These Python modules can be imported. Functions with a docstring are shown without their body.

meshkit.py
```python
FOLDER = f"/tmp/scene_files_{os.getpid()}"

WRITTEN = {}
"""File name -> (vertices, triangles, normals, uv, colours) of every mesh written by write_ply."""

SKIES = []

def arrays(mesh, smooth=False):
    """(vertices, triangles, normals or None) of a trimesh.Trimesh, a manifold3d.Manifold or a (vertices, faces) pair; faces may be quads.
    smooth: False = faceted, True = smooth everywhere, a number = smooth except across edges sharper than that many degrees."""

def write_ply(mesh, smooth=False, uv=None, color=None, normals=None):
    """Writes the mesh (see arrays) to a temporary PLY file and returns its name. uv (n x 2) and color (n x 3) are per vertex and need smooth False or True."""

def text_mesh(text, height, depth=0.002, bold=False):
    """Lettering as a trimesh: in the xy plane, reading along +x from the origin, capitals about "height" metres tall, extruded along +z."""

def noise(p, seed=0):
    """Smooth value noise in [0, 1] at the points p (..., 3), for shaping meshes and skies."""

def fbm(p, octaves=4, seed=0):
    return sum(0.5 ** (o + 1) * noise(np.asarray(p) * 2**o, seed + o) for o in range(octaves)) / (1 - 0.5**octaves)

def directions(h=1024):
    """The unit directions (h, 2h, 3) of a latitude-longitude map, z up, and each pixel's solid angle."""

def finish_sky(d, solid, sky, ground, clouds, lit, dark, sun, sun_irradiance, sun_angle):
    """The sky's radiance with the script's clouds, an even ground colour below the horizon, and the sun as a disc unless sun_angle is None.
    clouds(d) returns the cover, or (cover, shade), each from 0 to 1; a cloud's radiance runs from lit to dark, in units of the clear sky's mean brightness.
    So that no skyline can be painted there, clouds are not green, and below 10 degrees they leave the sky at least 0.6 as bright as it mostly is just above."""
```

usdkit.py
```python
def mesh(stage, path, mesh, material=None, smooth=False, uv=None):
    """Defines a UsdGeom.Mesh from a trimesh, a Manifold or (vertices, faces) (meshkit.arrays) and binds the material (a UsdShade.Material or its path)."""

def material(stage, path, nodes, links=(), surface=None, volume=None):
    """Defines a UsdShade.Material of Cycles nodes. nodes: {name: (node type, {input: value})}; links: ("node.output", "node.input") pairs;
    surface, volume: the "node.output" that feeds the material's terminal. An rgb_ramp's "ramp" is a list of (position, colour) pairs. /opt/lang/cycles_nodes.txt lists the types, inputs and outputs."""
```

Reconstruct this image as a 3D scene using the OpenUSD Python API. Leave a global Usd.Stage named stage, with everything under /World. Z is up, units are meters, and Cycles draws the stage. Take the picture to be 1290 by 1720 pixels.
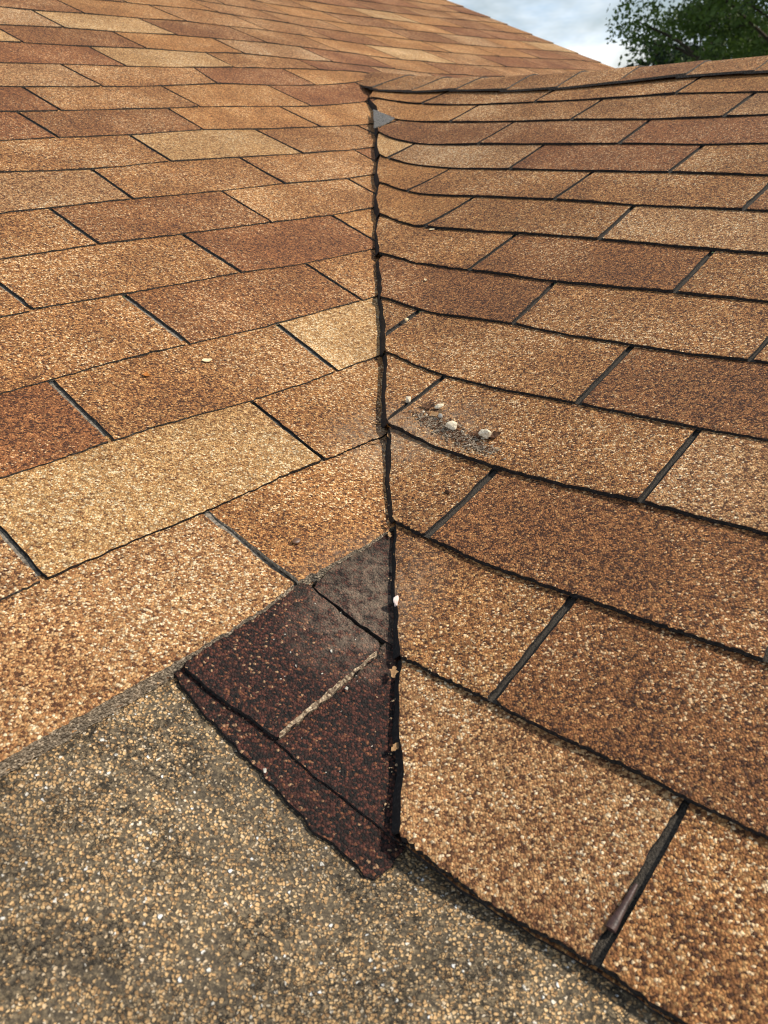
import math, random
import numpy as np
import trimesh
from scipy.spatial import ConvexHull
import usdkit, meshkit
from pxr import Usd, UsdGeom, UsdLux, UsdShade, Gf, Sdf, Vt

stage = Usd.Stage.CreateInMemory()
UsdGeom.SetStageUpAxis(stage, UsdGeom.Tokens.z)
UsdGeom.SetStageMetersPerUnit(stage, 1.0)
UsdGeom.Xform.Define(stage, '/World')
RNG = np.random.default_rng(7)

# ------------------------------------------------------------------ camera, sky, sun, exposure
CAM_Z = 3.2                                   # metres above the lawn
PITCH, ROLL, FOCAL_PX = 0.437257, -0.031032, 1416.272717
cam = UsdGeom.Camera.Define(stage, '/World/camera')
_f = np.array([0, math.cos(PITCH), -math.sin(PITCH)]); _r = np.array([1.0, 0, 0]); _u = np.cross(_r, _f)
_r2 = _r * math.cos(ROLL) + _u * math.sin(ROLL); _u2 = -_r * math.sin(ROLL) + _u * math.cos(ROLL)
cam.AddTransformOp().Set(Gf.Matrix4d(*_r2, 0, *_u2, 0, *(-_f), 0, 0, 0, CAM_Z, 1))
cam.CreateHorizontalApertureAttr(36.0); cam.CreateVerticalApertureAttr(48.0)
cam.CreateFocalLengthAttr(36.0 * FOCAL_PX / 1290)
cam.CreateClippingRangeAttr(Gf.Vec2f(0.02, 2000))
cam.CreateFStopAttr(18.0); cam.CreateFocusDistanceAttr(0.85)
cam.CreateExposureAttr(0.10)

SUN_AZ, SUN_EL = math.radians(88), math.radians(42)     # azimuth from straight ahead towards the right
SUN = np.array([math.cos(SUN_EL) * math.sin(SUN_AZ), math.cos(SUN_EL) * math.cos(SUN_AZ), math.sin(SUN_EL)])
sun = UsdLux.DistantLight.Define(stage, '/World/sun')
sun.CreateIntensityAttr(1.22); sun.CreateAngleAttr(0.53); sun.CreateNormalizeAttr(True)
sun.CreateColorAttr(Gf.Vec3f(1.0, 0.91, 0.77))
_z = SUN; _x = np.cross([0, 0, 1.0], _z); _x /= np.linalg.norm(_x); _y = np.cross(_z, _x)
sun.AddTransformOp().Set(Gf.Matrix4d(*_x, 0, *_y, 0, *_z, 0, 0, 0, 0, 1))

sky_mat = usdkit.material(stage, '/World/Looks/sky_air', {
    'tc': ('texture_coordinate', {}),
    'sky': ('sky_texture', {'sky_type': 'single_scattering', 'sun_disc': False, 'sun_elevation': SUN_EL, 'sun_rotation': SUN_AZ, 'aerosol_density': 1.3}),
    'map': ('mapping', {'scale': (1.0, 1.0, 2.6), 'location': (0.37, 0.1, 0.2)}),
    'n': ('noise_texture', {'scale': 3.2, 'detail': 6.0, 'roughness': 0.55, 'distortion': 0.3}),
    'cover': ('rgb_ramp', {'ramp': [(0.45, (0.10, 0.10, 0.10)), (0.62, (1, 1, 1))]}),
    'n2': ('noise_texture', {'scale': 7.0, 'detail': 5.0, 'roughness': 0.6}),
    'shade': ('rgb_ramp', {'ramp': [(0.35, (6.8, 8.9, 11.4)), (0.62, (13.0, 13.5, 13.8))]}),
    'mix': ('mix_color', {'use_clamp': False}),
    'bg': ('background_shader', {'strength': 0.09})},
    [('tc.generated', 'map.vector'), ('map.vector', 'n.vector'), ('map.vector', 'n2.vector'), ('n.fac', 'cover.fac'), ('n2.fac', 'shade.fac'),
     ('cover.color', 'mix.fac'), ('sky.color', 'mix.a'), ('shade.color', 'mix.b'), ('mix.result', 'bg.color')], surface='bg.background')
dome = UsdLux.DomeLight.Define(stage, '/World/sky')
UsdShade.MaterialBindingAPI.Apply(dome.GetPrim()).Bind(sky_mat)
dome.GetPrim().SetCustomDataByKey('kind', 'structure')

# ------------------------------------------------------------------ roof frame: two slopes that meet in a valley
# every slope has its own metric coordinates: u runs along the courses, v up the slope, origin below the camera
AZ = {'R': 0.725265, 'L': -0.853009}; PIT = {'R': 0.311151, 'L': 0.357186}; DIST = {'R': 0.511929, 'L': 0.503699}
V0 = {'R': 0.163854, 'L': 0.307863}; EXP = {'R': 0.126063, 'L': 0.126179}      # first course line and exposure of the courses
TAB = 0.305                                                             # a tab is a foot long

def frame(az, pit):
    hs = np.array([math.sin(az), math.cos(az), 0.0])
    s = hs * math.cos(pit) + np.array([0, 0, math.sin(pit)])
    h = np.array([math.cos(az), -math.sin(az), 0.0])
    return h, s, np.cross(h, s)
FR = {k: frame(AZ[k], PIT[k]) for k in 'RL'}
BACK = (lambda h, s, n: (h, np.array([-s[0], -s[1], s[2]]), np.array([-n[0], -n[1], n[2]])))(*FR['R'])   # hidden slope behind the ridge

# surveyed lines of the roof, in metres on each slope: valley (u, v, rise), course lines (u, drift in courses), joints (u top, u bottom)
VAL = [(-0.2694,0.1656,0.0123),(-0.2959,0.2028,0.0106),(-0.3279,0.2429,0.0101),(-0.3643,0.2893,0.0094),(-0.4073,0.3419,0.0092),(-0.4705,0.4145,0.0104),(-0.5398,0.4976,0.0106),(-0.5936,0.5571,0.0124),(-0.6929,0.6749,0.0131),(-0.795,0.7961,0.0138),(-0.9402,0.9677,0.015),(-1.1587,1.2253,0.0172),(-1.4116,1.5251,0.0191),(-1.5806,1.7297,0.0249)]
VALL = [(1.8075,1.4913),(1.6133,1.3105),(1.3266,1.0428),(1.0804,0.8115),(0.9163,0.6578),(0.8004,0.5498),(0.6877,0.4447),(0.6312,0.3877),(0.5517,0.3144),(0.4824,0.2475),(0.432,0.202),(0.3873,0.1635),(0.3487,0.1296),(0.3126,0.1017)]
ER = {0:[(-0.263,-0.003),(-0.224,-0.029),(-0.172,-0.017),(-0.133,0.008),(-0.078,-0.001)],1:[(-0.359,-0.045),(-0.322,-0.029),(-0.279,-0.016),(-0.22,-0.023),(-0.16,-0.023),(-0.129,-0.041),(-0.079,-0.04)],2:[(-0.463,-0.026),(-0.434,-0.028),(-0.357,-0.045),(-0.279,-0.04),(-0.212,-0.044),(-0.132,-0.028)],3:[(-0.577,-0.005),(-0.521,-0.056),(-0.432,-0.076),(-0.36,-0.066),(-0.319,-0.046),(-0.282,-0.03),(-0.173,-0.013)],4:[(-0.686,0.036),(-0.64,-0.045),(-0.579,-0.07),(-0.496,-0.074),(-0.414,-0.05),(-0.334,-0.061),(-0.281,-0.05),(-0.219,-0.025)],5:[(-0.788,-0.01),(-0.717,-0.059),(-0.59,0.017),(-0.498,-0.042),(-0.414,-0.053),(-0.333,-0.06),(-0.266,-0.015)],6:[(-0.896,-0.037),(-0.835,-0.066),(-0.722,-0.026),(-0.579,-0.064),(-0.423,-0.03),(-0.311,-0.027)],7:[(-1.009,0.016),(-0.935,-0.127),(-0.882,-0.077),(-0.728,-0.013),(-0.595,-0.025),(-0.42,-0.083),(-0.355,-0.082)],8:[(-1.122,0.053),(-1.027,-0.114),(-0.985,-0.104),(-0.896,-0.025),(-0.731,-0.02),(-0.589,-0.082),(-0.431,-0.094),(-0.401,-0.101)],9:[(-1.242,0.155),(-1.203,0.029),(-1.132,-0.079),(-1.035,-0.097),(-0.87,-0.06),(-0.736,-0.086),(-0.596,-0.085),(-0.445,-0.13)],10:[(-1.349,0.181),(-1.265,-0.126),(-1.189,-0.198),(-1.044,-0.104),(-0.898,-0.109),(-0.742,-0.104),(-0.596,-0.144),(-0.492,-0.116)],11:[(-1.454,0.18),(-1.357,-0.143),(-1.207,-0.094),(-1.05,-0.103),(-0.906,-0.092),(-0.744,-0.15),(-0.604,-0.107),(-0.541,-0.076)],12:[(-1.52,-0.142),(-1.49,-0.144),(-1.404,-0.193),(-1.357,-0.17),(-1.207,-0.215),(-1.049,-0.177),(-0.912,-0.15),(-0.759,-0.045),(-0.611,-0.112),(-0.584,-0.139)],13:[(-1.703,-0.048),(-1.606,-0.487),(-1.54,-0.656),(-1.453,-0.495),(-1.34,-0.356),(-1.162,-0.503),(-1.062,-0.511),(-0.916,-0.372),(-0.77,-0.204),(-0.626,-0.228)]}
EL = {0:[(0.151,-0.04),(0.215,-0.035),(0.288,-0.046),(0.367,-0.023),(0.421,0.04),(0.488,0.031),(0.547,0.053)],1:[(0.222,-0.03),(0.263,-0.016),(0.354,-0.013),(0.416,-0.022),(0.511,-0.005),(0.577,-0.017),(0.668,-0.025)],2:[(0.294,-0.014),(0.414,-0.004),(0.485,-0.008),(0.57,-0.063),(0.648,-0.067),(0.727,-0.04),(0.805,-0.024)],3:[(0.36,-0.087),(0.406,-0.083),(0.468,-0.05),(0.591,-0.071),(0.715,-0.098),(0.897,-0.063),(0.933,-0.06)],4:[(0.433,-0.043),(0.47,-0.005),(0.588,-0.045),(0.777,-0.048),(0.89,-0.121),(1.062,-0.081)],5:[(0.504,-0.036),(0.644,-0.012),(0.776,-0.037),(0.95,-0.072),(1.078,-0.095),(1.196,-0.072)],6:[(0.572,-0.078),(0.641,-0.061),(0.787,-0.06),(0.947,-0.075),(1.095,-0.055),(1.251,-0.102),(1.332,-0.049)],7:[(0.644,-0.054),(0.778,-0.149),(0.946,-0.068),(1.09,-0.095),(1.245,-0.115),(1.395,-0.113),(1.463,-0.071)],8:[(0.71,-0.132),(0.806,-0.103),(0.943,-0.116),(1.122,-0.023),(1.25,-0.101),(1.422,-0.097),(1.565,-0.091),(1.601,-0.052)],9:[(0.779,-0.146),(0.807,-0.177),(0.887,-0.155),(1.118,-0.119),(1.202,-0.086),(1.423,-0.107),(1.51,-0.155),(1.626,-0.057),(1.756,0.083)],10:[(0.848,-0.177),(0.886,-0.196),(1.049,-0.172),(1.202,-0.122),(1.385,0.028),(1.516,-0.042),(1.672,-0.03),(1.781,-0.017),(1.826,-0.01),(1.884,0.079),(2.02,0.662),(2.151,1.232)],11:[(0.92,-0.15),(1.054,-0.126),(1.194,-0.165),(1.359,-0.141),(1.488,-0.076),(1.675,-0.055),(1.795,-0.09),(1.847,-0.16),(1.918,-0.142)],12:[(0.997,-0.07),(1.042,-0.083),(1.196,-0.149),(1.339,-0.116),(1.507,-0.212),(1.637,-0.18),(1.709,-0.273),(1.84,-0.424),(1.947,-0.399),(2.054,-0.359),(2.222,-0.245),(2.423,-0.22),(2.63,-0.176),(2.661,-0.259)],13:[(1.063,-0.125),(1.214,-0.083),(1.342,-0.158),(1.509,-0.135),(1.634,-0.217),(1.791,-0.314),(1.906,-0.363),(2.087,-0.325),(2.209,-0.225),(2.29,-0.224),(2.548,-0.142),(2.772,-0.317),(3.199,-0.382),(3.547,-0.36)],14:[(1.143,0.009),(1.213,-0.079),(1.346,-0.035),(1.523,-0.094),(1.643,-0.07),(1.788,-0.225),(1.927,-0.185),(2.122,-0.136),(2.243,-0.043),(2.376,-0.006),(2.57,0.002),(2.835,-0.203),(3.121,-0.313),(3.399,-0.328),(3.809,-0.281),(4.17,-0.584)],15:[(1.536,0.089),(1.658,0.028),(1.826,0.051),(1.907,-0.097),(2.079,0.014),(2.274,0.09),(2.41,0.156),(2.529,0.127),(2.729,-0.064),(2.891,-0.189),(3.274,-0.334),(3.851,-0.294),(4.159,-0.553)],16:[(2.022,-0.02),(2.215,0.159),(2.465,0.218),(2.546,0.206),(2.653,0.046),(2.911,-0.055),(3.054,-0.13),(3.284,-0.215),(3.498,-0.286),(4.057,-0.273)],17:[(2.301,0.321),(2.549,0.392),(2.668,0.156),(2.793,0.096),(3.1,-0.057),(3.197,-0.201),(3.456,-0.171),(3.801,-0.265),(4.252,-0.304)],18:[(2.668,0.367),(2.799,0.183),(2.933,0.14),(3.146,0.008),(3.369,-0.083),(3.646,-0.02),(3.907,0.038),(4.24,-0.422)],19:[(3.118,0.209),(3.391,0.02),(3.525,-0.067),(3.826,0.065),(3.899,-0.15),(4.261,-0.378)],20:[(3.572,0.125),(3.689,0.001),(4.004,0.147),(4.185,0.126),(4.288,-0.173)],21:[(4.042,0.038),(4.322,-0.048)]}
SR = {0:[(-0.13,-0.1284)],1:[(-0.2798,-0.2793)],2:[(-0.4344,-0.4317)],3:[(-0.5918,-0.5846),(-0.2825,-0.2823)],4:[(-0.7256,-0.7142),(-0.4156,-0.4146)],5:[(-0.5883,-0.5794),(-0.2791,-0.2825)],6:[(-0.7308,-0.7306),(-0.4247,-0.421)],7:[(-0.8942,-0.8989),(-0.5975,-0.59)],8:[(-1.0302,-1.0336),(-0.7336,-0.7365),(-0.4302,-0.4325)],9:[(-1.2039,-1.1895),(-0.9,-0.897),(-0.5952,-0.5979)],10:[(-1.0471,-1.0488),(-0.7479,-0.746)],11:[(-1.2109,-1.2079),(-0.9097,-0.9128),(-0.6074,-0.612)],12:[(-1.3612,-1.3713),(-1.0523,-1.0656)]}
SL = {0:[(0.418,0.4169)],1:[(0.2639,0.2588),(0.5788,0.5712)],2:[(0.4154,0.4072),(0.729,0.7158)],3:[(0.5929,0.5888),(0.9,0.8932)],4:[(0.7789,0.7779),(1.0856,1.0793)],5:[(0.6458,0.6427),(0.9533,0.9479)],6:[(0.7897,0.7805),(1.0983,1.0934),(1.4078,1.3996)],7:[(0.9493,0.944),(1.2483,1.2534)],8:[(0.8081,0.8091),(1.1256,1.1191),(1.4263,1.4277)],9:[(0.8901,0.8888),(1.2054,1.2052),(1.5147,1.5169)],10:[(1.0521,1.0575),(1.3892,1.363),(1.6773,1.6715)],11:[(1.198,1.1999),(1.5157,1.512),(1.8092,1.7988)],12:[(1.0454,1.0442),(1.3435,1.3463),(1.6423,1.6384)],13:[(1.2174,1.2166),(1.5131,1.5275),(1.797,1.8151)],14:[(1.3503,1.3539),(1.648,1.6631),(1.9343,1.9502)],15:[(2.4822,2.49)],16:[(2.6189,2.6243)],17:[(2.5658,2.5764),(3.1307,3.1517)],18:[(3.0095,3.0246)]}
PATCH_STRIP = [(0.282,0.3033),(0.2795,0.2833),(0.2764,0.2658),(0.2777,0.2442),(0.278,0.222),(0.2783,0.2048),(0.2766,0.1895),(0.2763,0.1684),(0.2758,0.1476),(0.2769,0.1319),(0.2786,0.1171),(0.2797,0.1046),(0.2813,0.0929),(0.2913,0.0925),(0.3053,0.0942),(0.3212,0.096),(0.3393,0.1284),(0.3477,0.1714),(0.358,0.2456),(0.3561,0.2992)]
PATCH_A = [(0.289,0.2992),(0.2901,0.2839),(0.2926,0.2632),(0.2956,0.2437),(0.3003,0.2233),(0.3019,0.2087),(0.3227,0.2098),(0.3494,0.2119),(0.3855,0.215),(0.4216,0.2183),(0.4307,0.2265),(0.4283,0.2489),(0.4271,0.2758),(0.4274,0.3051),(0.4226,0.33),(0.3616,0.3211)]
PATCH_B = [(0.3008,0.2083),(0.302,0.1875),(0.3042,0.1629),(0.3076,0.1402),(0.3103,0.1147),(0.3126,0.0973),(0.3166,0.0879),(0.4484,0.1986),(0.439,0.2117),(0.4362,0.2247),(0.4228,0.218),(0.3858,0.2147),(0.3493,0.2112),(0.3226,0.2091)]
PATCH_C = [(0.4299,0.3025),(0.4307,0.2758),(0.4329,0.2497),(0.4356,0.2262),(0.439,0.2111),(0.4491,0.1999),(0.5911,0.3192),(0.5503,0.3236),(0.4949,0.3193)]
stones = [('L',[(0.4743,0.2446)]),('R',[(-0.5892,0.5901),(-0.5519,0.596),(-0.5372,0.5792),(-0.5138,0.5677),(-0.4713,0.5674),(-0.8818,1.0278),(-0.7727,0.8656),(-0.7182,0.7508)])]
leafbits = [('L',[(0.5863,0.6387),(0.5063,0.6425),(0.4557,0.3517),(0.6758,0.4485),(0.6461,0.4261)])]
valley_scraps = [('L',[(0.4119,0.1952),(0.3611,0.1486),(0.5469,0.3152),(0.537,0.3095),(0.5198,0.2867),(0.69,0.4463),(0.6616,0.4202),(0.6719,0.4311)])]
rdirt = [('R',[(-0.4547,0.4764),(-0.5633,0.5913),(-0.5462,0.5826),(-0.4643,0.5738),(-0.5562,0.56),(-0.4874,0.5522),(-0.4554,0.5381),(-0.5374,0.5511)])]
stick = [('R',[(-0.1304,0.2175),(-0.1309,0.1857),(-0.131,0.171)])]
felt = [('R',[(-1.4523,1.5708),(-1.4167,1.5557),(-1.3549,1.5302),(-1.3468,1.4821),(-1.3483,1.4486)])]
dots = [('L',[(0.3736,0.2095),(0.3568,0.2485),(0.3632,0.2607),(0.3904,0.2424),(0.2798,0.1968)])]


VAL = np.array(VAL); VALL = np.array(VALL)
def smooth01(t): t = np.clip(t, 0, 1); return t * t * (3 - 2 * t)
def valley_u(v):                                                        # cut edge of the right slope's shingles
    a, b = VAL[:, 1], VAL[:, 0]
    lo = b[0] + (v - a[0]) * (b[3] - b[0]) / (a[3] - a[0]); hi = b[-1] + (v - a[-1]) * (b[-1] - b[-4]) / (a[-1] - a[-4])
    return np.where(v < a[0], lo, np.where(v > a[-1], hi, np.interp(v, a, b)))
_ol = np.argsort(VALL[:, 1])
def valley_u_left(v):                                                   # the same line on the left slope
    a, b = VALL[_ol, 1], VALL[_ol, 0]
    lo = b[0] + (v - a[0]) * (b[4] - b[0]) / (a[4] - a[0]); hi = b[-1] + (v - a[-1]) * (b[-1] - b[-5]) / (a[-1] - a[-5])
    return np.where(v < a[0], lo, np.where(v > a[-1], hi, np.interp(v, a, b)))
def rise_L(u, v):                                                       # sag of the main slope beyond the ridge, shingles riding up on the ridge end
    k = (v - V0['L']) / EXP['L']
    return -.037 * smooth01((u - 1.75) / .85) * smooth01((k - 9.2) / 1.5) + .016 * np.exp(-((u - 1.93) / .14) ** 2 - ((k - 9.9) / .9) ** 2)
def rise_R(u, v):                                                       # shingles lifted towards the valley
    k = (v - V0['R']) / EXP['R']; d = np.maximum(u - valley_u(v), 0); w = .045 + .006 * np.clip(k, 0, 13)
    return np.interp(v, VAL[:, 1], VAL[:, 2]) * np.exp(-(d / w) ** 1.3)
RISE = {'L': rise_L, 'R': rise_R}
def on(side, u, v, up=0.0):
    """World point on a slope, 'up' metres above its deck."""
    h, s, n = FR[side]; u, v = np.asarray(u, float), np.asarray(v, float)
    w = RISE[side](u, v) + up - DIST[side]
    return u[..., None] * h + v[..., None] * s + w[..., None] * n + np.array([0, 0, CAM_Z])
def lip_of(side, k):                                                    # top of a tab above the deck at its lower edge, and its fall to the upper edge
    return ((.0100, .0094) if k == 0 else (.0036, .0029)) if side == 'L' else ((.0060, .0052) if k <= 3 else (.0047, .0040))
EDGE = {'R': ER, 'L': EL}; SLOT = {'R': SR, 'L': SL}
def top_at(side, u, v):                                                 # top of the shingles above the deck
    k = int(math.floor((v - V0[side]) / EXP[side]))
    for q in (k + 1, k, k - 1):
        a, b = float(course_line(side, q)(u)), float(course_line(side, q + 1)(u))
        if a <= v < b: return lip_of(side, q)[0] - lip_of(side, q)[1] * (v - a) / (b - a)
    return .0060 if v > .213 else .0032
def course_line(side, k):
    pts = EDGE[side].get(k)
    def f(u):
        if side == 'R' and k == 13: return V0['R'] + 13.25 * EXP['R'] + 0 * np.asarray(u, float)
        if not pts: return V0[side] + k * EXP[side] + (.012 * np.sin(np.asarray(u) * 7 + k)) * EXP[side]
        a = np.array(pts); a[:, 1] = a[:, 1]
        g = np.linspace(a[0, 0] - .3, a[-1, 0] + .3, 160); d = np.interp(g, a[:, 0], a[:, 1])
        step = g[1] - g[0]; m = max(1, int(.025 / step)); ker = np.ones(2 * m + 1) / (2 * m + 1)
        d = np.convolve(np.pad(d, m, mode='edge'), ker, 'valid')
        return V0[side] + (k + np.interp(u, g, d)) * EXP[side]
    return f

# ------------------------------------------------------------------ prims
USED = {}
def numbered(parent, name):
    n = USED.get((parent, name), 0); USED[(parent, name)] = n + 1
    return f'{parent}/{name}' if n == 0 else f'{parent}/{name}_{n:03d}'
def tag(prim, **kw):
    for k, v in kw.items(): prim.SetCustomDataByKey(k, v)
    return prim
def raw(parent, name, v, f, n=None, edge=None, mat=None):
    path = numbered(parent, name)
    m = UsdGeom.Mesh.Define(stage, path)
    m.CreatePointsAttr(Vt.Vec3fArray.FromNumpy(np.asarray(v, np.float32)))
    f = np.asarray(f, np.int32)
    m.CreateFaceVertexCountsAttr(Vt.IntArray.FromNumpy(np.full(len(f), f.shape[1], np.int32)))
    m.CreateFaceVertexIndicesAttr(Vt.IntArray.FromNumpy(f.ravel()))
    m.CreateSubdivisionSchemeAttr('none')
    if n is not None:
        m.CreateNormalsAttr(Vt.Vec3fArray.FromNumpy(np.asarray(n, np.float32))); m.SetNormalsInterpolation('vertex')
    if edge is not None:
        UsdGeom.PrimvarsAPI(m).CreatePrimvar('cut', Sdf.ValueTypeNames.FloatArray, 'vertex').Set(Vt.FloatArray.FromNumpy(np.asarray(edge, np.float32)))
    UsdShade.MaterialBindingAPI.Apply(m.GetPrim()).Bind(mat)
    return m
def obj(parent, name, mesh, mat, smooth=False):
    path = numbered(parent, name)
    usdkit.mesh(stage, path, mesh, mat, smooth=smooth)
    return stage.GetPrimAtPath(path)

# ------------------------------------------------------------------ materials
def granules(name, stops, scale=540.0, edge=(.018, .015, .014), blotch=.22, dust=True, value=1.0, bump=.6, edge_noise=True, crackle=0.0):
    """Mineral granules bonded in asphalt: one random colour per grain, relief from the grains, slow drifts of tone, dark cut edges."""
    nodes = {
        'g': ('geometry', {}),
        'warp': ('noise_texture', {'scale': scale * .9, 'detail': 1.0}),
        'wv': ('vector_math', {'math_type': 'multiply_add', 'vector2': (.0020, .0020, .0020)}),
        'vor': ('voronoi_texture', {'scale': scale, 'feature': 'f1'}),
        'sep': ('separate_color', {}),
        'ramp': ('rgb_ramp', {'ramp': stops, 'interpolate': True}),
        'n1': ('noise_texture', {'scale': 150.0, 'detail': 2.0, 'roughness': .6}),
        'r1': ('map_range', {'from_min': .25, 'from_max': .75, 'to_min': value * (1 - blotch * 1.35), 'to_max': value * (1 + blotch * 1.35)}),
        'n2': ('noise_texture', {'scale': 14.0, 'detail': 3.0, 'roughness': .6}),
        'r2': ('map_range', {'from_min': .25, 'from_max': .75, 'to_min': .86, 'to_max': 1.14}),
        'drift': ('noise_texture', {'scale': 6.5, 'detail': 2.0}), 'dsh': ('map_range', {'from_min': .25, 'from_max': .75, 'to_min': -.17, 'to_max': .17}), 'fac': ('math', {'math_type': 'add', 'use_clamp': True}),
        'sc': ('noise_texture', {'scale': 38.0, 'detail': 4.0, 'roughness': .7}), 'scr': ('map_range', {'from_min': .66, 'from_max': .74, 'to_min': 1.0, 'to_max': .55, 'clamp': True}), 'm4': ('math', {'math_type': 'multiply'}),
        'crev': ('map_range', {'from_min': .25, 'from_max': .75, 'to_min': 1.0, 'to_max': .5, 'clamp': True}),
        'oi': ('object_info', {}),
        'ro': ('map_range', {'to_min': .93, 'to_max': 1.07}),
        'm1': ('math', {'math_type': 'multiply'}), 'm2': ('math', {'math_type': 'multiply'}), 'm3': ('math', {'math_type': 'multiply'}),
        'c1': ('mix_color', {'blend_type': 'multiply', 'fac': 1.0, 'use_clamp': False}),
        'cut': ('attribute', {'attribute': 'cut'}),
        'en': ('noise_texture', {'scale': 420.0, 'detail': 2.0}),
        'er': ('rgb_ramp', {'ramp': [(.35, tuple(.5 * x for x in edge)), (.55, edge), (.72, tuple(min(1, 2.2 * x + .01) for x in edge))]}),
        'c2': ('mix_color', {}),
        'inv': ('map_range', {'from_min': 0.0, 'from_max': .8, 'to_min': 1.0, 'to_max': 0.0}),
        'hj': ('math', {'math_type': 'multiply_add', 'value2': .5}),
        'bump': ('bump', {'strength': bump, 'distance': .0016}),
        'p': ('principled_bsdf', {'roughness': .82, 'specular_ior_level': .3})}
    links = [('g.position', 'warp.vector'), ('warp.color', 'wv.vector1'), ('g.position', 'wv.vector3'), ('wv.vector', 'vor.vector'),
             ('vor.color', 'sep.color'), ('sep.r', 'fac.value1'), ('g.position', 'drift.vector'), ('drift.fac', 'dsh.value'), ('dsh.result', 'fac.value2'), ('fac.value', 'ramp.fac'), ('g.position', 'sc.vector'), ('sc.fac', 'scr.value'), ('g.position', 'n1.vector'), ('n1.fac', 'r1.value'), ('g.position', 'n2.vector'), ('n2.fac', 'r2.value'),
             ('vor.distance', 'crev.value'), ('oi.random', 'ro.value'), ('r1.result', 'm1.value1'), ('r2.result', 'm1.value2'), ('m1.value', 'm2.value1'), ('crev.result', 'm2.value2'),
             ('m2.value', 'm3.value1'), ('ro.result', 'm3.value2'), ('m3.value', 'm4.value1'), ('scr.result', 'm4.value2'), ('ramp.color', 'c1.a'), ('m4.value', 'c1.b'),
             ('g.position', 'en.vector'), ('en.fac', 'er.fac'), ('cut.fac', 'c2.fac'), ('er.color', 'c2.b'),
             ('vor.distance', 'inv.value'), ('sep.g', 'hj.value1'), ('inv.result', 'hj.value3'), ('hj.value', 'bump.height'), ('bump.normal', 'p.normal'), ('c2.result', 'p.base_color')]
    last = 'c1.result'
    if dust:                                        # windblown grit where the debris has gathered in the valley
        for i, (c, rad, amount, col) in enumerate(DUST):
            nodes[f'dm{i}'] = ('vector_math', {'math_type': 'distance', 'vector2': tuple(c)})
            nodes[f'dr{i}'] = ('map_range', {'from_min': rad * .25, 'from_max': rad, 'to_min': amount, 'to_max': 0.0, 'clamp': True})
            nodes[f'dn{i}'] = ('noise_texture', {'scale': 95.0, 'detail': 6.0, 'roughness': .8})
            nodes[f'dq{i}'] = ('map_range', {'from_min': .42, 'from_max': .62, 'to_min': .05, 'to_max': 1.0, 'clamp': True})
            nodes[f'dx{i}'] = ('math', {'math_type': 'multiply'})
            nodes[f'dc{i}'] = ('mix_color', {'b': col})
            links += [('g.position', f'dm{i}.vector1'), (f'dm{i}.value', f'dr{i}.value'), ('g.position', f'dn{i}.vector'), (f'dn{i}.fac', f'dq{i}.value'),
                      (f'dr{i}.result', f'dx{i}.value1'), (f'dq{i}.result', f'dx{i}.value2'), (f'dx{i}.value', f'dc{i}.fac'), (last, f'dc{i}.a')]
            last = f'dc{i}.result'
    links.append((last, 'c2.a'))
    return usdkit.material(stage, f'/World/Looks/{name}', nodes, links, surface='p.BSDF')

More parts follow.
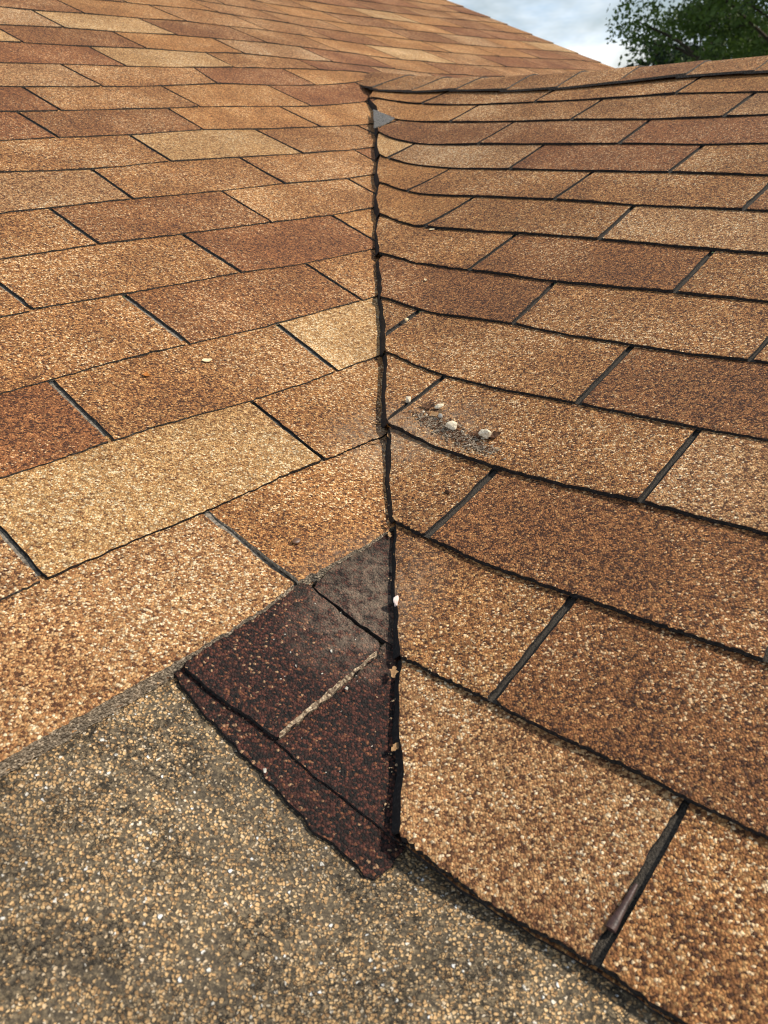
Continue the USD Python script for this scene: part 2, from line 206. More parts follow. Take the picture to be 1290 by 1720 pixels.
DUST = [(on('R', -.535, .570, .003), .075, .50, (.26, .205, .15)), (on('L', .655, .425, .004), .07, .35, (.33, .25, .17)),
        (on('R', -.57, .52, .004), .08, .30, (.30, .235, .165)), (on('L', .475, .275, .004), .080, .60, (.29, .215, .15)), (on('L', .415, .25, .004), .060, .50, (.27, .20, .145))]
def tone(d, b, t, l, c, w=(.14, .40, .70, .92)):
    return [(0.0, d), (w[0], d), (w[0] + .02, b), (w[1], b), (w[1] + .03, t), (w[2], t), (w[2] + .03, l), (w[3], l), (min(w[3] + .03, .99), c), (1.0, c)]
PAL = {
    'cream': tone((.20, .090, .032), (.39, .205, .074), (.54, .320, .125), (.70, .470, .220), (.86, .690, .430), (.13, .38, .68, .90)),
    'light': tone((.12, .050, .020), (.31, .145, .055), (.48, .260, .104), (.67, .430, .205), (.86, .700, .460), (.16, .42, .72, .91)),
    'tan': tone((.080, .032, .012), (.25, .108, .035), (.41, .198, .066), (.59, .345, .135), (.82, .620, .360), (.18, .46, .76, .925)),
    'orange': tone((.11, .043, .014), (.30, .130, .039), (.45, .220, .070), (.58, .335, .122), (.78, .560, .300), (.15, .43, .78, .95)),
    'brown': tone((.065, .025, .010), (.205, .084, .028), (.345, .155, .052), (.49, .262, .098), (.72, .510, .280), (.20, .50, .82, .945)),
    'russet': tone((.065, .025, .011), (.205, .080, .028), (.335, .142, .049), (.46, .230, .085), (.68, .460, .250), (.18, .50, .84, .955))}
PAL = {k: [(p, (c[0] * (.93 if k in ('cream', 'light') else .99), c[1] * (.875 if k in ('cream', 'light') else .915), c[2] * (.84 if k in ('cream', 'light') else .88))) for p, c in v] for k, v in PAL.items()}
def weather(stops, g=.02, d=.97):                                       # older, greyer granules low on the right slope
    return [(p, tuple(d * (x * (1 - g) + g * (sum(c) / 3)) for x in c)) for p, c in stops]
MAT = {k: granules(k + '_granules', v, dust=False) for k, v in PAL.items()}
MAT.update({k + '_dusty': granules(k + '_dusty_granules', v) for k, v in PAL.items()})
MAT.update({k + '_weathered': granules(k + '_weathered_granules', weather(v)) for k, v in PAL.items()})
MAT.update({k + '_bright_edge': granules(k + '_sunlit_edge_granules', weather(v, .01, 1.0), edge=(.050, .044, .038), dust=False) for k, v in PAL.items()})  # left slope: cut edges lightened, sunlight painted into their colour
MAT['eave'] = granules('sunlit_worn_eave_granules', PAL['light'], edge=(.30, .245, .18), dust=False)  # eave edge pale from wear, with sunlight painted in as well
MAT['eave_tan'] = granules('sunlit_worn_eave_tan_granules', PAL['tan'], edge=(.30, .245, .18))  # same pale edge: wear plus painted sunlight
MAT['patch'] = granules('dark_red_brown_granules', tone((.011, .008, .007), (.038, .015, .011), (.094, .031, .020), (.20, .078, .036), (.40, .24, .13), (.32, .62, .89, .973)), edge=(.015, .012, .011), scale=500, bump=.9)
MAT['patch_lit_edge'] = granules('dark_lit_edge_granules', tone((.014, .011, .010), (.036, .022, .018), (.07, .033, .023), (.15, .07, .04), (.34, .22, .13), (.36, .66, .90, .975)), edge=(.36, .27, .17), scale=500, bump=.9)  # pale edge colour carries painted sunlight
def plain(name, lo, hi, scale=200.0, rough=.8, bump=.3, dist=.001, spec=.3):
    return usdkit.material(stage, f'/World/Looks/{name}', {
        'g': ('geometry', {}), 'n': ('noise_texture', {'scale': scale, 'detail': 4.0, 'roughness': .6}), 'r': ('rgb_ramp', {'ramp': [(.3, lo), (.7, hi)]}),
        'b': ('bump', {'strength': bump, 'distance': dist}), 'p': ('principled_bsdf', {'roughness': rough, 'specular_ior_level': spec})},
        [('g.position', 'n.vector'), ('n.fac', 'r.fac'), ('r.color', 'p.base_color'), ('n.fac', 'b.height'), ('b.normal', 'p.normal')], surface='p.BSDF')
MAT['felt'] = plain('slot_asphalt', (.014, .012, .010), (.085, .070, .054), 620.0, .85, 1.0, .0018)
MAT['felt_pale'] = plain('dusty_sunlit_slot_asphalt', (.022, .018, .014), (.33, .28, .22), 300.0, .85, .9, .0018)  # dust patches, plus sunlight on the left slots painted into the tone
MAT['mesh'] = plain('bare_fibreglass_mat', (.025, .023, .021), (.24, .225, .205), 330.0, .9, .6)
MAT['cap_edge'] = granules('ridge_cap_granules', PAL['tan'], edge=(.075, .068, .060), dust=False)
MAT['cap_edge_brown'] = granules('ridge_cap_brown_granules', PAL['brown'], edge=(.075, .068, .060), dust=False)

# cap sheet: coarse pale grains half buried in crazed grey asphalt
MAT['sheet'] = usdkit.material(stage, '/World/Looks/mineral_cap_sheet', {
    'g': ('geometry', {}),
    'warp': ('noise_texture', {'scale': 300.0, 'detail': 1.0}), 'wv': ('vector_math', {'math_type': 'multiply_add', 'vector2': (.0030, .0030, .0030)}),
    'vor': ('voronoi_texture', {'scale': 420.0, 'feature': 'f1'}), 'sep': ('separate_color', {}),
    'col': ('rgb_ramp', {'ramp': [(0, (.22, .125, .055)), (.25, (.40, .235, .10)), (.55, (.58, .36, .165)), (.8, (.66, .43, .20)), (.955, (.60, .46, .30)), (.985, (.72, .68, .60)), (1, (.80, .78, .74))]}),
    'n1': ('noise_texture', {'scale': 13.0, 'detail': 5.0, 'roughness': .65}),
    'n3': ('noise_texture', {'scale': 95.0, 'detail': 3.0, 'roughness': .6}),
    'nm': ('math', {'math_type': 'multiply_add', 'value2': .6}),
    'cov': ('map_range', {'from_min': .62, 'from_max': 1.0, 'to_min': 1.0, 'to_max': .26, 'clamp': True}),
    'has': ('math', {'math_type': 'less_than'}),
    'rad': ('map_range', {'from_min': .36, 'from_max': .60, 'to_min': 1.0, 'to_max': 0.0, 'clamp': True}),
    'on': ('math', {'math_type': 'multiply'}),
    'vor2': ('voronoi_texture', {'scale': 640.0, 'feature': 'f1'}), 'sep2': ('separate_color', {}), 'has2': ('math', {'math_type': 'less_than'}), 'covb': ('math', {'math_type': 'multiply', 'value2': .62}),
    'rad2': ('map_range', {'from_min': .40, 'from_max': .60, 'to_min': .9, 'to_max': 0.0, 'clamp': True}), 'on2': ('math', {'math_type': 'multiply'}),
    'col2': ('rgb_ramp', {'ramp': [(0, (.12, .085, .05)), (.4, (.26, .18, .10)), (.75, (.46, .33, .18)), (1, (.66, .56, .42))]}), 'mix0': ('mix_color', {}),
    'nb': ('noise_texture', {'scale': 330.0, 'detail': 4.0, 'roughness': .7}),
    'base': ('rgb_ramp', {'ramp': [(.3, (.022, .016, .010)), (.5, (.082, .061, .036)), (.7, (.23, .17, .095))]}),
    'w2': ('noise_texture', {'scale': 120.0, 'detail': 5.0, 'roughness': .7}), 'wv2': ('vector_math', {'math_type': 'multiply_add', 'vector2': (.022, .022, .022)}),
    'crk': ('voronoi_texture', {'scale': 115.0, 'feature': 'distance_to_edge'}), 'cr': ('map_range', {'from_min': .01, 'from_max': .07, 'to_min': .12, 'to_max': 1.0, 'clamp': True}),
    'cm': ('noise_texture', {'scale': 30.0, 'detail': 3.0}), 'cmr': ('map_range', {'from_min': .44, 'from_max': .62, 'to_min': 0.0, 'to_max': .9, 'clamp': True}),
    'one': ('mix_float', {'a': 1.0}),
    'mixc': ('mix_color', {}), 'dark': ('mix_color', {'blend_type': 'multiply', 'fac': 1.0}),
    'n4': ('noise_texture', {'scale': 5.0, 'detail': 5.0, 'roughness': .6}), 'r4': ('map_range', {'from_min': .38, 'from_max': .60, 'to_min': .50, 'to_max': 1.18}), 'd2': ('mix_color', {'blend_type': 'multiply', 'fac': 1.0, 'use_clamp': False}),
    'h1': ('math', {'math_type': 'multiply_add', 'value2': .7}), 'h2': ('math', {'math_type': 'multiply_add', 'value2': .5}), 'bump': ('bump', {'strength': .8, 'distance': .0022}),
    'p': ('principled_bsdf', {'roughness': .75, 'specular_ior_level': .4})},
    [('g.position', 'warp.vector'), ('warp.color', 'wv.vector1'), ('g.position', 'wv.vector3'), ('wv.vector', 'vor.vector'), ('vor.color', 'sep.color'), ('sep.r', 'col.fac'),
     ('g.position', 'n1.vector'), ('g.position', 'n3.vector'), ('n3.fac', 'nm.value1'), ('n1.fac', 'nm.value3'), ('nm.value', 'cov.value'), ('sep.g', 'has.value1'), ('cov.result', 'has.value2'),
     ('vor.distance', 'rad.value'), ('has.value', 'on.value1'), ('rad.result', 'on.value2'), ('g.position', 'nb.vector'), ('nb.fac', 'base.fac'),
     ('g.position', 'w2.vector'), ('w2.color', 'wv2.vector1'), ('g.position', 'wv2.vector3'), ('wv2.vector', 'crk.vector'), ('crk.distance', 'cr.value'),
     ('g.position', 'cm.vector'), ('cm.fac', 'cmr.value'), ('cmr.result', 'one.fac'), ('cr.result', 'one.b'),
     ('wv.vector', 'vor2.vector'), ('vor2.color', 'sep2.color'), ('cov.result', 'covb.value1'), ('sep2.g', 'has2.value1'), ('covb.value', 'has2.value2'), ('vor2.distance', 'rad2.value'), ('has2.value', 'on2.value1'), ('rad2.result', 'on2.value2'), ('sep2.r', 'col2.fac'), ('base.color', 'mix0.a'), ('col2.color', 'mix0.b'), ('on2.value', 'mix0.fac'),
     ('on.value', 'mixc.fac'), ('mix0.result', 'mixc.a'), ('col.color', 'mixc.b'), ('mixc.result', 'dark.a'), ('one.result', 'dark.b'), ('g.position', 'n4.vector'), ('n4.fac', 'r4.value'),
     ('dark.result', 'd2.a'), ('r4.result', 'd2.b'), ('d2.result', 'p.base_color'), ('on.value', 'h1.value1'), ('one.result', 'h1.value3'), ('nb.fac', 'h2.value1'), ('h1.value', 'h2.value3'), ('h2.value', 'bump.height'), ('bump.normal', 'p.normal')], surface='p.BSDF')
MAT['sunlit'] = granules('sunlit_crack_edge', tone((.10, .06, .035), (.24, .17, .11), (.38, .28, .18), (.50, .38, .25), (.62, .50, .36)), scale=520, edge=(.2, .15, .10), dust=False)  # pale tan that paints sunlight on the crack edge
MAT['stucco'] = plain('pale_stucco', (.42, .38, .31), (.50, .46, .38), 60.0, .9, .3, .004)
MAT['fascia'] = plain('painted_wood', (.50, .47, .42), (.58, .55, .50), 30.0, .6, .1)
MAT['grass'] = plain('lawn', (.035, .06, .018), (.075, .105, .03), 3.0, .95, .3, .03)
MAT['bark'] = plain('bark', (.025, .019, .014), (.075, .058, .042), 30.0, .95, .8, .02)
MAT['white_stone'] = plain('white_chip', (.48, .39, .26), (.82, .73, .56), 420.0, .8, .9)
MAT['pink_stone'] = plain('pale_pink_chip', (.66, .50, .44), (.82, .70, .64), 300.0, .7, .4)
MAT['grey_chip'] = plain('grey_chip', (.30, .27, .22), (.62, .58, .50), 400.0, .8, .4)
MAT['cream_leaf'] = plain('dry_cream_leaf', (.60, .46, .26), (.78, .66, .42), 250.0, .7, .3)
MAT['orange_leaf'] = plain('dry_orange_leaf', (.30, .10, .018), (.48, .18, .03), 250.0, .7, .3)
MAT['seed'] = plain('brown_seed', (.07, .03, .012), (.16, .075, .032), 300.0, .45, .3, .001, .5)
MAT['scrap'] = plain('brown_leaf_scrap', (.13, .065, .026), (.40, .24, .11), 200.0, .8, .3)
MAT['scrap_dark'] = plain('dark_leaf_scrap', (.05, .022, .010), (.14, .065, .028), 200.0, .8, .3)
MAT['stick'] = plain('dark_stick', (.022, .010, .008), (.085, .040, .030), 160.0, .5, .5, .001, .5)
MAT['grit'] = plain('valley_grit', (.16, .09, .045), (.62, .44, .26), 700.0, .85, .5)
MAT['dirt'] = plain('grey_dirt', (.11, .080, .052), (.44, .35, .255), 600.0, .95, .6)
def leaf_mat(name, col):
    return usdkit.material(stage, f'/World/Looks/{name}', {
        'oi': ('geometry', {}), 'r': ('rgb_ramp', {'ramp': [(0, tuple(.55 * x for x in col)), (.6, col), (1, (col[0] * 1.9, col[1] * 1.55, col[2] * 1.1))]}),
        'p': ('principled_bsdf', {'roughness': .55, 'specular_ior_level': .35}), 't': ('translucent_bsdf', {}), 'm': ('mix_closure', {'fac': .3})},
        [('oi.random_per_island', 'r.fac'), ('r.color', 'p.base_color'), ('r.color', 't.color'), ('p.BSDF', 'm.closure1'), ('t.BSDF', 'm.closure2')], surface='m.closure')
MAT['leaf'] = leaf_mat('tree_leaves', (.150, .240, .045))
MAT['leaf_far'] = leaf_mat('far_tree_leaves', (.028, .055, .016))

# ------------------------------------------------------------------ ground and house
g = trimesh.creation.box((900, 900, .4)); g.apply_translation((0, 0, -.2))
tag(obj('/World', 'ground', g, MAT['grass']), kind='structure')
house = UsdGeom.Xform.Define(stage, numbered('/World', 'house')).GetPrim()
tag(house, label='house whose brown shingle slopes meet in a valley above a low granulated roof', category='house')
H = '/World/house'
def box(x0, x1, y0, y1, z0, z1):
    b = trimesh.creation.box((x1 - x0, y1 - y0, z1 - z0)); b.apply_translation(((x0 + x1) / 2, (y0 + y1) / 2, (z0 + z1) / 2)); return b
obj(H, 'wall', box(-1.6, 1.1, -1.2, 2.6, 0, 2.55), MAT['stucco'])

# deck of each slope, stepped like the shingle layers below the joints
def strips(side, rows, ulo, uhi, nu=60, nv=4, up=0.0, split_u=None):
    V, F = [], []
    for k in rows:
        lo, hi = course_line(side, k), course_line(side, k + 1)
        for j in range(nv + 1):
            t = j / nv; vm = V0[side] + (k + t) * EXP[side]
            a, b = ulo(vm), uhi(vm, k)
            u = np.linspace(a, max(b, a + .001), nu); v = lo(u) * (1 - t) + hi(u) * t
            V.append(on(side, u, v, lip_of(side, k)[0] - (.0034 if (side, k) != ('L', 0) else .0060) - lip_of(side, k)[1] * t * (.5 if (side, k) == ('L', 0) else 1) + up))
        base = (len(V) - nv - 1) * nu
        for j in range(nv):
            i = np.arange(nu - 1); a = base + j * nu + i
            F.append(np.stack([a, a + 1, a + nu + 1, a + nu], 1))
    return np.concatenate(V), np.concatenate(F)
RAKE = 4.0
UR_END, UL_MARGIN = 0.75, 0.75
def left_limit(v): return .15 + (v - V0['L']) * .56 - UL_MARGIN
def right_limit_L(v, k): return RAKE if k >= 10 else float(valley_u_left(v)) + .03
deckL = obj(H, 'roof_slope', strips('L', range(0, 27), lambda v: left_limit(v), right_limit_L, 110), MAT['felt_pale'], True)
deckR = obj(H, 'roof_slope', strips('R', range(0, 13), lambda v: float(valley_u(v)) + .002, lambda v, k: UR_END, 80), MAT['felt'], True)
PL_, PR_ = H + '/roof_slope', H + '/roof_slope_001'
tag(deckL, label='large main slope on the left and behind the ridge'); tag(deckR, label='smaller slope on the right under its ridge')
# the slope behind the ridge
hB, sB, nB = BACK
def ridge_k(u): return np.interp(u, [-1.75, -1.516, -1.429, -1.296, -1.071, -.967, -.768, -.663, -.3, .8], [13.62, 13.55, 13.43, 13.33, 13.34, 13.41, 13.51, 13.54, 13.56, 13.58])
_c = float((on('R', -1.0, V0['R'] + 13.45 * EXP['R']) - np.array([0, 0, .004])) @ nB)
def back_u(v):                                                          # where the hidden slope meets the main slope
    h, s, n = FR['L']; base = v * s - (DIST['L'] + .037) * n + np.array([0, 0, CAM_Z]); return float((_c - base @ nB) / (h @ nB))
tag(obj(H, 'roof_slope', strips('L', range(1, 10), lambda v: back_u(v) - .06, lambda v, k: RAKE, 60), MAT['felt_pale'], True), label='lower part of the main slope, hidden behind the ridge')
uu = np.linspace(-1.72, UR_END, 40); RP = on('R', uu, V0['R'] + ridge_k(uu) * EXP['R'], 0.0)
backV = np.concatenate([RP - np.array([0, 0, .004]) - sB * d for d in np.linspace(0, 1.6, 9)]); n_ = 40
backF = np.concatenate([np.stack([j * n_ + np.arange(n_ - 1), j * n_ + np.arange(n_ - 1) + 1, (j + 1) * n_ + np.arange(n_ - 1) + 1, (j + 1) * n_ + np.arange(n_ - 1)], 1) for j in range(8)])
tag(obj(H, 'roof_slope', (backV, backF), MAT['brown'], True), label='slope behind the ridge')

# ------------------------------------------------------------------ shingle tabs, one mesh each
def tab(side, k, ua, ub, seed, wa, wb, fine, deep=.0042):
    """One tab between joints ua(t) and ub(t) (t from the lower edge 0 to the upper edge 1); wa, wb: raggedness of its ends."""
    r = np.random.default_rng(seed)
    lo, hi = course_line(side, k), course_line(side, k + 1)
    e = EXP[side]; over = .09
    ts = np.concatenate([[0, .012], np.linspace(.05, .97, 26 if fine < .004 else 15), [1.0, 1.0 + over]]) if fine < .012 else np.array([0, .05, .35, .7, 1.0, 1.0 + over])
    lip = lip_of(side, k)
    length = max(ub(.5) - ua(.5), ub(0) - ua(0), ub(1) - ua(1))
    if length < .004: return None
    nu = int(np.clip(length / fine, 6, 130)); s = np.linspace(0, 1, nu)
    amp = .0009
    def wob(n, sc): 
        x = r.normal(size=n); ker = np.ones(sc) / sc; return np.convolve(np.pad(x, sc, mode='wrap'), ker, 'same')[sc:-sc] * math.sqrt(sc)
    low_j = r.normal(size=nu) * amp * (.45 if fine < .012 else .2) + wob(nu, 2) * amp * .4 + wob(nu, max(3, nu // 6)) * amp * .35
    curl = wob(nu, max(3, nu // 4)); curl = np.clip(curl, -1, 2) * .0005
    corner = r.uniform(0, 1, 2) * .0012
    curl = curl + corner[0] * np.exp(-s * length / .03) + corner[1] * np.exp(-(1 - s) * length / .03)
    U, Vv, Wp = [], [], []; walk = np.zeros(2)
    for t in ts:
        a, b = ua(min(t, 1)), ub(min(t, 1)); m = min(a, b) if b < a else a
        a_, b_ = (a, b) if b - a > .0008 else (m, m + .0008)
        u = a_ + (b_ - a_) * s
        walk = .6 * walk + .5 * r.normal(size=2); u[0] += walk[0] * wa; u[-1] += walk[1] * wb
        v = lo(u) + (hi(u) - lo(u)) * t
        if t == 0: v = v + low_j
        U.append(u); Vv.append(v)
        tt = t
        Wp.append(lip[0] - lip[1] * tt + curl * max(0, 1 - tt / .45) ** 2 - (.0006 if t == 0 else 0))
    U, Vv, Wp = map(np.array, (U, Vv, Wp)); nv = len(ts)
    P = on(side, U, Vv, Wp)
    du = np.gradient(P, axis=1); dv = np.gradient(P, axis=0); N = np.cross(du, dv); N /= np.maximum(np.linalg.norm(N, axis=2, keepdims=True), 1e-12)
    N = np.where((N @ FR[side][2])[..., None] < .2, FR[side][2], N)
    idx = np.arange(nu * nv).reshape(nv, nu)
    top = np.stack([idx[:-1, :-1], idx[:-1, 1:], idx[1:, 1:], idx[1:, :-1]], -1).reshape(-1, 4)
    V, Nn, C, F = [P.reshape(-1, 3)], [N.reshape(-1, 3)], [np.zeros(nu * nv)], [top]
    n = FR[side][2]; at = nu * nv
    low = on(side, U, Vv, np.where(np.array(ts)[:, None] == 0, -.0012, Wp - .0042) + 0 * U)
    for loop, out in ((idx[0, :], -FR[side][1]), (idx[:, -1], FR[side][0]), (idx[::-1, 0], -FR[side][0]), (idx[-1, ::-1], FR[side][1])):
        a = P.reshape(-1, 3)[loop]; b = low.reshape(-1, 3)[loop]
        if (side, k) == ('L', 0) and len(loop) == nu and loop[0] == 0: b = b - FR[side][1] * (.0042 + .0008 * r.normal(size=len(b)))[:, None]
        if deep > .005 and len(loop) == nv and loop[0] == idx[-1, 0]: b = b - n * (deep - .0042) - FR[side][0] * (.0135 + .0025 * np.interp(np.arange(nv), np.linspace(0, nv - 1, 7), r.normal(size=7)))[::-1][:, None]  # black cut face flared outward, standing in for the cast shadow beside it too
        d = np.gradient(a, axis=0); nn = np.cross(d, n); nn /= np.maximum(np.linalg.norm(nn, axis=1, keepdims=True), 1e-12)
        m = len(loop); V += [a, b]; Nn += [nn, nn]; C += [np.ones(m), np.ones(m)]
        i = np.arange(m - 1); F.append(np.stack([at + m + i, at + m + i + 1, at + i + 1, at + i], 1)); at += 2 * m
    return np.concatenate(V), np.concatenate(F), np.concatenate(Nn), np.concatenate(C)
SHORT = {'c': 'cream', 'l': 'light', 't': 'tan', 'o': 'orange', 'b': 'brown', 'r': 'russet'}
TONES = {'L': {0: 'lt', 1: 'lct', 2: 'rtc', 3: 'tbt', 4: 'tro', 5: 'tbt', 6: 'lttr', 7: 'tct', 8: 'rboo', 9: 'rtor', 10: 'ltro', 11: 'rctr', 12: 'cbol', 13: 'lcbt', 14: 'bott', 15: 'to', 16: 'ob', 17: 'toc', 18: 'rb'},
         'R': {0: 'lt', 1: 'tb', 2: 'tb', 3: 'ttl', 4: 'ttb', 5: 'btt', 6: 'tbt', 7: 'otl', 8: 'ottb', 9: 'clrt', 10: 'bbr', 11: 'ottl', 12: 'otto'}}
def px(P):
    d = P - np.array([0, 0, CAM_Z]); z = d @ _f
    return np.where(z > .05, 645 + FOCAL_PX * (d @ _r2) / np.maximum(z, .05), -9999), 860 - FOCAL_PX * (d @ _u2) / np.maximum(z, .05)
def joints(side, k, lo, hi):
    known = list(SLOT[side].get(k, []))
    if not known:
        ph = {19: .45, 20: .95, 21: .42, 22: .93, 23: .4, 24: .9, 25: .4}.get(k, .5 * (k % 2)) * TAB
        known = [(ph + 8 * TAB, ph + 8 * TAB)]
    known = sorted(known); full = [known[0]]                            # fill gaps at the tab length
    for nx in known[1:]:
        while nx[0] - full[-1][0] > 1.5 * TAB: full.append((full[-1][0] + TAB, full[-1][1] + TAB))
        full.append(nx)
    n0 = 0
    while full[0][0] > lo: full.insert(0, (full[0][0] - TAB, full[0][1] - TAB)); n0 += 1
    while full[-1][0] < hi: full.append((full[-1][0] + TAB, full[-1][1] + TAB))
    return full, n0
rest = {'L': ([], []), 'R': ([], [])}
count = 0
PARENT = {'L': PL_, 'R': PR_}
def lay(side, k, ulo, uhi, gap, back=False):
    """One course: its tabs between the joints, cut along the valley and at the rake."""
    global count
    vm = V0[side] + (k + .5) * EXP[side]
    full, n0 = joints(side, k, ulo, uhi)
    names = TONES[side].get(k, '')
    first = n0
    for i in range(len(full) - 1 + 1):
        if i == len(full) - 1: break
        (at, ab), (bt, bb) = full[i], full[i + 1]
        r = np.random.default_rng(1000 * k + i + (50000 if side == 'R' else 0))
        ga, gb = gap * r.uniform(.8, 1.15) / 2, gap * r.uniform(.8, 1.15) / 2
        ua0 = lambda t, at=at, ab=ab, ga=ga: ab + (at - ab) * t + ga
        ub0 = lambda t, bt=bt, bb=bb, gb=gb: bb + (bt - bb) * t - gb
        if side == 'R':
            ua = lambda t: max(ua0(t), float(valley_u(V0['R'] + (k + t) * EXP['R'])) + cut_wave(k + t)); ub = lambda t: max(ub0(t), ua(t))
            wa = .0004
        else:
            lim = (lambda t: RAKE) if k >= 10 or back else (lambda t: float(valley_u_left(V0['L'] + (k + t) * EXP['L'])) + .028)
            ua = ua0; ub = lambda t: min(ub0(t), lim(t)); wa = .0010
            if back: ua = lambda t: max(ua0(t), back_u(V0['L'] + (k + t) * EXP['L']) - .05); ub = lambda t: max(min(ub0(t), RAKE), ua(t))
            if ua(.5) > lim(.5) and ua(0) > lim(0) and ua(1) > lim(1): continue
            if ub(0) < ulo and ub(1) < ulo: continue
        mid = on(side, (ua(.5) + ub(.5)) / 2, vm); dist = float(np.linalg.norm(mid - [0, 0, CAM_Z]))
        fine = .0028 if dist < .8 else .005 if dist < 1.05 else .010 if dist < 1.6 else .022
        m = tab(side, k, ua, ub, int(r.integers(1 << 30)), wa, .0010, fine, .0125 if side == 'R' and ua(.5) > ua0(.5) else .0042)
        if m is None: continue
        V, F, N, C = m
        j = i - first + 1
        c = names[j] if 0 <= j < len(names) else 'tttollbbrrcoo'[int(r.integers(13))]
        key = SHORT[c]
        x, y = px(V); seen = int(((x > -6) & (x < 1296) & (y > -6) & (y < 1726)).sum())
        if seen > 2 and count < 290:
            mat = MAT['eave_tan' if j == 1 else 'eave'] if (side == 'L' and k == 0) else MAT[key + ('_weathered' if side == 'R' and k <= 5 else '_dusty' if any(np.linalg.norm(V - c_[0], axis=1).min() < c_[1] + .05 for c_ in DUST) else '_bright_edge' if side == 'L' else '')]
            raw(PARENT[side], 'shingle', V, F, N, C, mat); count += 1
        else:
            rest[side][0].append(m)
def cut_wave(k): return .0018 * math.sin(k * 7.3) + .0009 * math.sin(k * 19.7 + 1) + .0003 * math.sin(k * 61)
for k in range(0, 13): lay('R', k, -1.9 if k > 4 else -.9, UR_END, .0075)
for k in range(0, 27): lay('L', k, float(left_limit(V0['L'] + k * EXP['L'])), RAKE + .1, .0072)
for k in range(1, 10): lay('L', k, back_u(V0['L'] + k * EXP['L']) - .3, RAKE + .1, .0072, True)
for side, (ms, _) in rest.items():
    if not ms: continue
    V, F, N, C, at = [], [], [], [], 0
    for v, f, n, c in ms: V.append(v); F.append(f + at); N.append(n); C.append(c); at += len(v)
    tag(raw(PARENT[side], 'outer_shingles', np.concatenate(V), np.concatenate(F), np.concatenate(N), np.concatenate(C), MAT['tan']).GetPrim(), kind='stuff', label='shingles beyond the edges of the view')

# bare backing where a corner of a shingle has torn away beside the valley
def plate(parent, name, side, uv, top, thick, mat, seed=0, jitter=.0006, step=.006, under=False):
    """A thin piece lying on a slope: outline in slope metres, ragged edge, dark or pale cut sides."""
    import shapely.geometry as sg
    r = np.random.default_rng(seed)
    ring = sg.Polygon(uv).exterior; m = max(8, int(ring.length / step))
    pts = np.array([ring.interpolate(i / m, normalized=True).coords[0] for i in range(m)])
    pts += r.normal(size=pts.shape) * jitter
    poly = sg.Polygon(pts)
    if under:                                       # pieces that end under the left eave
        q = np.linspace(0, .8, 120); w_ = course_line('L', 0)(q) + .0004
        poly = poly.buffer(0).intersection(sg.Polygon(list(zip(q, w_)) + [(.8, -1), (0, -1)]))
        poly = max(poly.geoms, key=lambda z: z.area) if hasattr(poly, 'geoms') else poly
    if not poly.is_valid: poly = poly.buffer(0); poly = max(poly.geoms, key=lambda q: q.area) if hasattr(poly, 'geoms') else poly
    if not poly.exterior.is_ccw: poly = sg.Polygon(list(poly.exterior.coords)[::-1])
    v2, f2 = trimesh.creation.triangulate_polygon(poly, engine='earcut') if True else (None, None)
    hgt = top + np.zeros(len(v2))
    P = on(side, v2[:, 0], v2[:, 1], hgt); n = FR[side][2]
    def lift(Q, d):
        if under: Q[:, 2] = np.maximum(Q[:, 2], sheet_z(Q[:, 0], Q[:, 1]) + d)
        return Q
    P = lift(P, top - .0004)
    a_, b_, c_ = v2[f2[:, 0]], v2[f2[:, 1]], v2[f2[:, 2]]
    cr = (b_[:, 0] - a_[:, 0]) * (c_[:, 1] - a_[:, 1]) - (b_[:, 1] - a_[:, 1]) * (c_[:, 0] - a_[:, 0])
    f2 = np.where((cr < 0)[:, None], f2[:, ::-1], f2)
    lp = np.array(poly.exterior.coords)[:-1]; m = len(lp)
    a = on(side, lp[:, 0], lp[:, 1], top + np.zeros(m)); b = on(side, lp[:, 0], lp[:, 1], top - thick + np.zeros(m))
    a, b = lift(a, top - .0004), lift(b, top - .0004 - thick)
    i = np.arange(m); j = (i + 1) % m; at = len(P)
    side_f = np.stack([at + m + i, at + m + j, at + j, at + i], 1)
    d = np.roll(a, -1, 0) - np.roll(a, 1, 0); nn = np.cross(d, n); nn /= np.maximum(np.linalg.norm(nn, axis=1, keepdims=True), 1e-12)
    f3 = np.concatenate([np.concatenate([f2, f2[:, 2:]], 1)[:, :3], side_f[:, [0, 1, 2]], side_f[:, [0, 2, 3]]])
    return raw(parent, name, np.concatenate([P, a, b]), f3, np.concatenate([np.tile(n, (len(P), 1)), nn, nn]), np.concatenate([np.zeros(len(P)), np.ones(2 * m)]), mat)
tag(plate(PR_, 'torn_corner', 'R', felt[0][1], .0062, .002, MAT['mesh'], 3, .001).GetPrim(), label='grey bare backing of a torn shingle corner beside the valley')

# starter strips under both eaves
def eave_strip(side, ulo, uhi, drop, inset, thick, mat, n=160):
    lo = course_line(side, 0); u = np.linspace(ulo, uhi, n); r = np.random.default_rng(5)
    v = lo(u) + inset + r.normal(size=n) * .0004
    a = on(side, u, v, drop + 0 * u); b = on(side, u, v, drop - thick + 0 * u); c = on(side, u, v + .05, drop - .001 + 0 * u)
    i = np.arange(n - 1); nrm, s = FR[side][2], FR[side][1]
    V = np.concatenate([a, b, a, c]); F = np.concatenate([np.stack([n + i, n + i + 1, i + 1, i], 1), np.stack([2 * n + i, 2 * n + i + 1, 3 * n + i + 1, 3 * n + i], 1)])
    N = np.concatenate([np.tile(-s, (2 * n, 1)), np.tile(nrm, (2 * n, 1))]); C = np.concatenate([np.ones(2 * n), np.zeros(2 * n)])
    raw({'L': PL_, 'R': PR_}[side], 'starter_strip', V, F, N, C, mat)
eave_strip('R', -.262, UR_END, -.0008, -.0012, .006, MAT['tan'])
eave_strip('R', -.258, UR_END, -.0052, .0018, .014, MAT['tan'])
